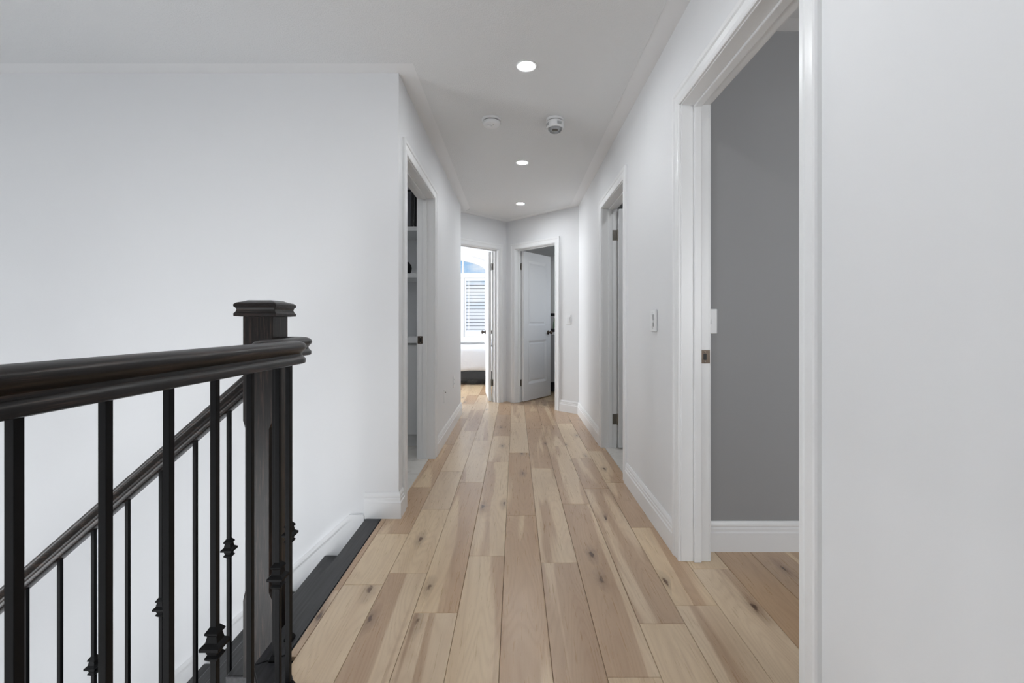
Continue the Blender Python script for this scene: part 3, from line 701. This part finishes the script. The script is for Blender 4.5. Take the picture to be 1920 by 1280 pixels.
def picture(x, y, z, w, hh, rz, art, lab):
    e = empty('framed_picture', Matrix.Translation((x, y, z)) @ Matrix.Rotation(rz, 4, 'Z') @ Matrix.Rotation(-0.10, 4, 'X')); tag(e, lab, 'picture', 'pictures on the laundry shelf')
    b_ = .022
    for a in ((-w / 2, w / 2, 0, b_), (-w / 2, w / 2, hh - b_, hh), (-w / 2, -w / 2 + b_, b_, hh - b_), (w / 2 - b_, w / 2, b_, hh - b_)):
        obj('frame_bar', bbox(a[0], a[1], -.011, .011, a[2], a[3], .002, 1), 'black', e)
    obj('gilt_lip', loft(bmesh.new(), [[(sx * (w / 2 - b_ + .0), yy, hh / 2 + sz * (hh / 2 - b_)) for sx, sz in ((-1, -1), (1, -1), (1, 1), (-1, 1))] for yy in (-.0112, -.004)], caps=False), 'gold', e)
    obj('print', bbox(-w / 2 + b_, w / 2 - b_, -.004, .006, b_, hh - b_), art, e)
picture(-1.03, 4.06, 1.909, 0.24, 0.36, 0.0, 'art', 'black framed grey print leaning on the upper laundry shelf')
picture(-0.848, 4.10, 1.909, 0.12, 0.36, 0.15, 'black', 'narrow black framed panel beside the grey print')
o = obj('vase', lathe([(.030, 0), (.045, .02), (.052, .055), (.046, .085), (.028, .105), (.024, .112), (.020, .108)], 28), 'black', smooth=True); o.location = (-.975, 4.06, 1.501); tag(o, 'small round black vase on the lower laundry shelf', 'vase')

# ------------------------------------------------------------------ bedroom window with arched top and shutters
WX0, WX1, WC, AR, AZ, AB = -2.68, -0.52, -1.60, 1.08, 2.09, 0.36
def arch(x, a=AR, b=AB, z=AZ): return z + b * math.sqrt(max(0, 1 - ((x - WC) / a) ** 2))
NA = 24
bm = bmesh.new()
box(bm, -3.6, WX0, 9.4, 9.55, -.02, 2.95); box(bm, WX1, -0.07, 9.4, 9.55, -.02, 2.95); box(bm, WX0, WX1, 9.4, 9.55, -.02, 0.70)
xs = [WX0 + (WX1 - WX0) * i / NA for i in range(NA + 1)]
for a, b in zip(xs[:-1], xs[1:]):
    loft(bm, [[(a, y, arch(a)), (b, y, arch(b)), (b, y, 2.95), (a, y, 2.95)] for y in (9.4, 9.55)])
tag(obj('wall_window', bm, 'wall'), 'white bedroom wall around the arched window', 'wall', kind='structure')
w1 = empty('window_1', loc=(WC, 9.4, 0.70)); tag(w1, 'white arched bedroom window with open plantation shutters', 'window', kind='structure')
tw = Matrix.Translation((-WC, -9.4, -0.70))
def w_obj(name, bm, m):
    bmesh.ops.transform(bm, matrix=tw, verts=bm.verts[:]); return obj(name, bm, m, w1)
# casing round the opening
inner = [(WX0, 0.70)] + [(x, arch(x)) for x in xs] + [(WX1, 0.70)]
def off(p, d):
    x, z = p; return (WC + (x - WC) * (AR + d) / AR, z + d * max(0, (z - 1.9)) / .55 if z > 1.9 else z)
outer = [off(p, 0.07) for p in inner]
bm = bmesh.new(); loft(bm, [[(a[0], 9.38, a[1]), (b[0], 9.38, b[1]), (b[0], 9.40, b[1]), (a[0], 9.40, a[1])] for a, b in zip(inner, outer)]); w_obj('window_casing', bm, 'trim')
inn2 = [off(p, -0.045) for p in inner]
bm = bmesh.new(); loft(bm, [[(a[0], 9.40, a[1]), (b[0], 9.40, b[1]), (b[0], 9.54, b[1]), (a[0], 9.54, a[1])] for a, b in zip(inn2, inner)]); w_obj('window_frame', bm, 'trim')
w_obj('window_sill', bbox(WX0 - .10, WX1 + .10, 9.33, 9.41, .66, .70, .005), 'trim'); w_obj('window_apron', bbox(WX0 - .06, WX1 + .06, 9.382, 9.40, .56, .66, .003), 'trim')
w_obj('transom_bar', bbox(WX0 + .04, WX1 - .04, 9.39, 9.54, 2.00, 2.09, .004), 'trim')
w_obj('bottom_rail', bbox(WX0 + .04, WX1 - .04, 9.40, 9.54, .70, .78, .004), 'trim')
PWD = (AR * 2 - .09) / 4
for i in range(1, 4):
    x = WX0 + .045 + PWD * i
    w_obj('mullion', bbox(x - .02, x + .02, 9.42, 9.52, .78, 2.00, .003), 'trim')
    if i != 2 or True: w_obj('transom_mullion', bbox(x - .014, x + .014, 9.43, 9.50, 2.09, arch(x) - .03, .003), 'trim')
for i in range(4):
    a = WX0 + .045 + PWD * i; b = a + PWD
    w_obj('pane', bbox(a + .01, b - .01, 9.525, 9.529, .78, 2.0), 'glass')
    bm = bmesh.new(); seg = [a + .012 + (b - a - .024) * k / 8 for k in range(9)]
    for s0, s1 in zip(seg[:-1], seg[1:]):
        loft(bm, [[(s0, y, 2.09), (s1, y, 2.09), (s1, y, arch(s1, AR - .03, AB - .03)), (s0, y, arch(s0, AR - .03, AB - .03))] for y in (9.47, 9.474)])
    w_obj('transom_pane', bm, 'glass')
    # shutter panel
    sx0, sx1 = a + .021, b - .021
    for p in ((sx0, sx0 + .045, .785, 1.995), (sx1 - .045, sx1, .785, 1.995), (sx0 + .045, sx1 - .045, .785, .90), (sx0 + .045, sx1 - .045, 1.945, 1.995)):
        w_obj('shutter_frame', bbox(p[0], p[1], 9.435, 9.462, p[2], p[3], .002, 1), 'trim')
    for k in range(15):
        z = .935 + .0705 * k; pr_ = [(9.405, z - .001), (9.425, z + .004), (9.45, z + .0055), (9.475, z + .004), (9.495, z - .001), (9.475, z - .0045), (9.45, z - .0055), (9.425, z - .0045)]
        w_obj('louvre', prism(pr_, 'x', sx0 + .047, sx1 - .047), 'slat_backlit')
    w_obj('tilt_rod', bbox(sx0 + .10, sx0 + .108, 9.396, 9.404, .93, 1.93), 'trim')

# ------------------------------------------------------------------ bed
e = empty('bed', loc=(-1.37, 8.40, 0)); tag(e, 'low bed with a smooth white duvet on a dark base', 'bed')
obj('bed_base', bbox(-1.05, 1.05, -.585, .585, .095, .24, .015), 'bedbase', e)
for sx in (-.95, .95):
    for sy in (-.50, .50):
        obj('leg', lathe([(.022, .001), (.03, .097)], 14), 'black', e).location = (sx, sy, 0)
bm = bbox(-1.08, 1.08, -.61, .61, .225, .655, .09, 5)
bmesh.ops.subdivide_edges(bm, edges=[x for x in bm.edges if x.calc_length() > .3], cuts=14, use_grid_fill=True)
for v in bm.verts:
    v.co.z += .012 * math.sin(v.co.x * 7 + v.co.y * 3) * (v.co.z > .5) + .010 * math.sin(v.co.x * 9 + 1) * (v.co.z < .4)
    v.co.y += .010 * math.sin(v.co.x * 11 + v.co.z * 6)
obj('duvet', bm, 'linen', e, smooth=True)
bm = bmesh.new(); bmesh.ops.create_uvsphere(bm, u_segments=24, v_segments=14, radius=1)
for v in bm.verts:
    x, y, z = v.co; sg = lambda t_: math.copysign(abs(t_) ** .6, t_)
    v.co = (sg(x) * .13, sg(y) * .33, z * .085 * (1 - .3 * (abs(sg(x)) ** 4 + abs(sg(y)) ** 4) / 2))
o = obj('pillow', bm, 'linen', smooth=True); o.location = (-.43, 8.30, .748); o.rotation_euler = (0, -.1, 0); tag(o, 'white pillow at the end of the bed', 'pillow')

# ------------------------------------------------------------------ far right room: stand with fish tank
e = empty('tank_stand', loc=(.86, 7.30, 0)); tag(e, 'grey cabinet with white top and dark toe recess behind the ajar door', 'cabinet')
obj('toe_recess', bbox(-.50, .50, -.22, .22, .002, .155), 'black', e); obj('body', bbox(-.52, .525, -.28, .24, .155, .885), 'greylac', e)
for a in (-.515, .0): obj('cabinet_door', bbox(a, a + .52, -.298, -.28, .165, .88, .003), 'greylac', e)
obj('top', bbox(-.54, .53, -.31, .25, .885, .925, .004), 'trim', e)
e = empty('fish_tank', loc=(.80, 7.30, .925)); tag(e, 'black rimmed fish tank full of green water plants', 'fish tank')
for z0, z1 in ((0, .035), (.255, .295)):
    bm = bmesh.new(); box(bm, -.40, .40, -.16, -.148, z0, z1); box(bm, -.40, .40, .148, .16, z0, z1); box(bm, -.40, -.388, -.148, .148, z0, z1); box(bm, .388, .40, -.148, .148, z0, z1)
    obj('rim', bm, 'black', e)
for p in ((-.396, .396, -.156, -.151), (-.396, .396, .151, .156), (-.396, -.391, -.151, .151), (.391, .396, -.151, .151)):
    obj('glass_wall', bbox(p[0], p[1], p[2], p[3], .006, .285), 'glass', e)
obj('gravel_bed', bbox(-.39, .39, -.15, .15, .002, .05), 'gravel', e)
for k_ in range(26):
    x, y = random.uniform(-.36, .36), random.uniform(-.12, .13); hh = random.uniform(.10, .20); ln = random.uniform(-.05, .05); w_ = random.uniform(.008, .018)
    rings = [[(x + ln * t_ * t_ - w_ * math.sin(math.pi * (t_ * .9 + .08)), y, .04 + hh * t_), (x + ln * t_ * t_, y - .004, .04 + hh * t_), (x + ln * t_ * t_ + w_ * math.sin(math.pi * (t_ * .9 + .08)), y, .04 + hh * t_), (x + ln * t_ * t_, y + .004, .04 + hh * t_)] for t_ in (0, .25, .5, .75, 1)]
    obj('plant_leaf', loft(bmesh.new(), rings), random.choice(('leaf', 'leaf', 'leaf2')), e)

# ------------------------------------------------------------------ outside: ground and a house across the street
bm = bmesh.new(); box(bm, -60, 60, 9.7, 140, -4.3, -4.1)
tag(obj('street_ground', bm, 'ground'), 'pale street outside the bedroom window', 'ground', kind='structure')
e = empty('house', loc=(-4.5, 34, -4.1)); tag(e, 'beige house with grey roof across the street', 'house')
obj('walls', bbox(-6, 6, 0, 8, 0, 4.4), 'brick', e)
obj('roof', prism([(-6.5, 4.4), (6.5, 4.4), (3.2, 6.2), (-3.2, 6.2)], 'y', -.5, 8.5), 'roof', e)
for x in (-4.2, -1.2, 1.6, 4.0):
    for z in (.9, 2.9):
        w_ = obj('window', bbox(x - .6, x + .6, -.06, .02, z, z + 1.2, .02, 1), 'trim', e)
        for dx_ in (-.29, .29): obj('window_pane', bbox(x + dx_ - .25, x + dx_ + .25, -.075, -.055, z + .08, z + 1.12), 'pane_far', w_)
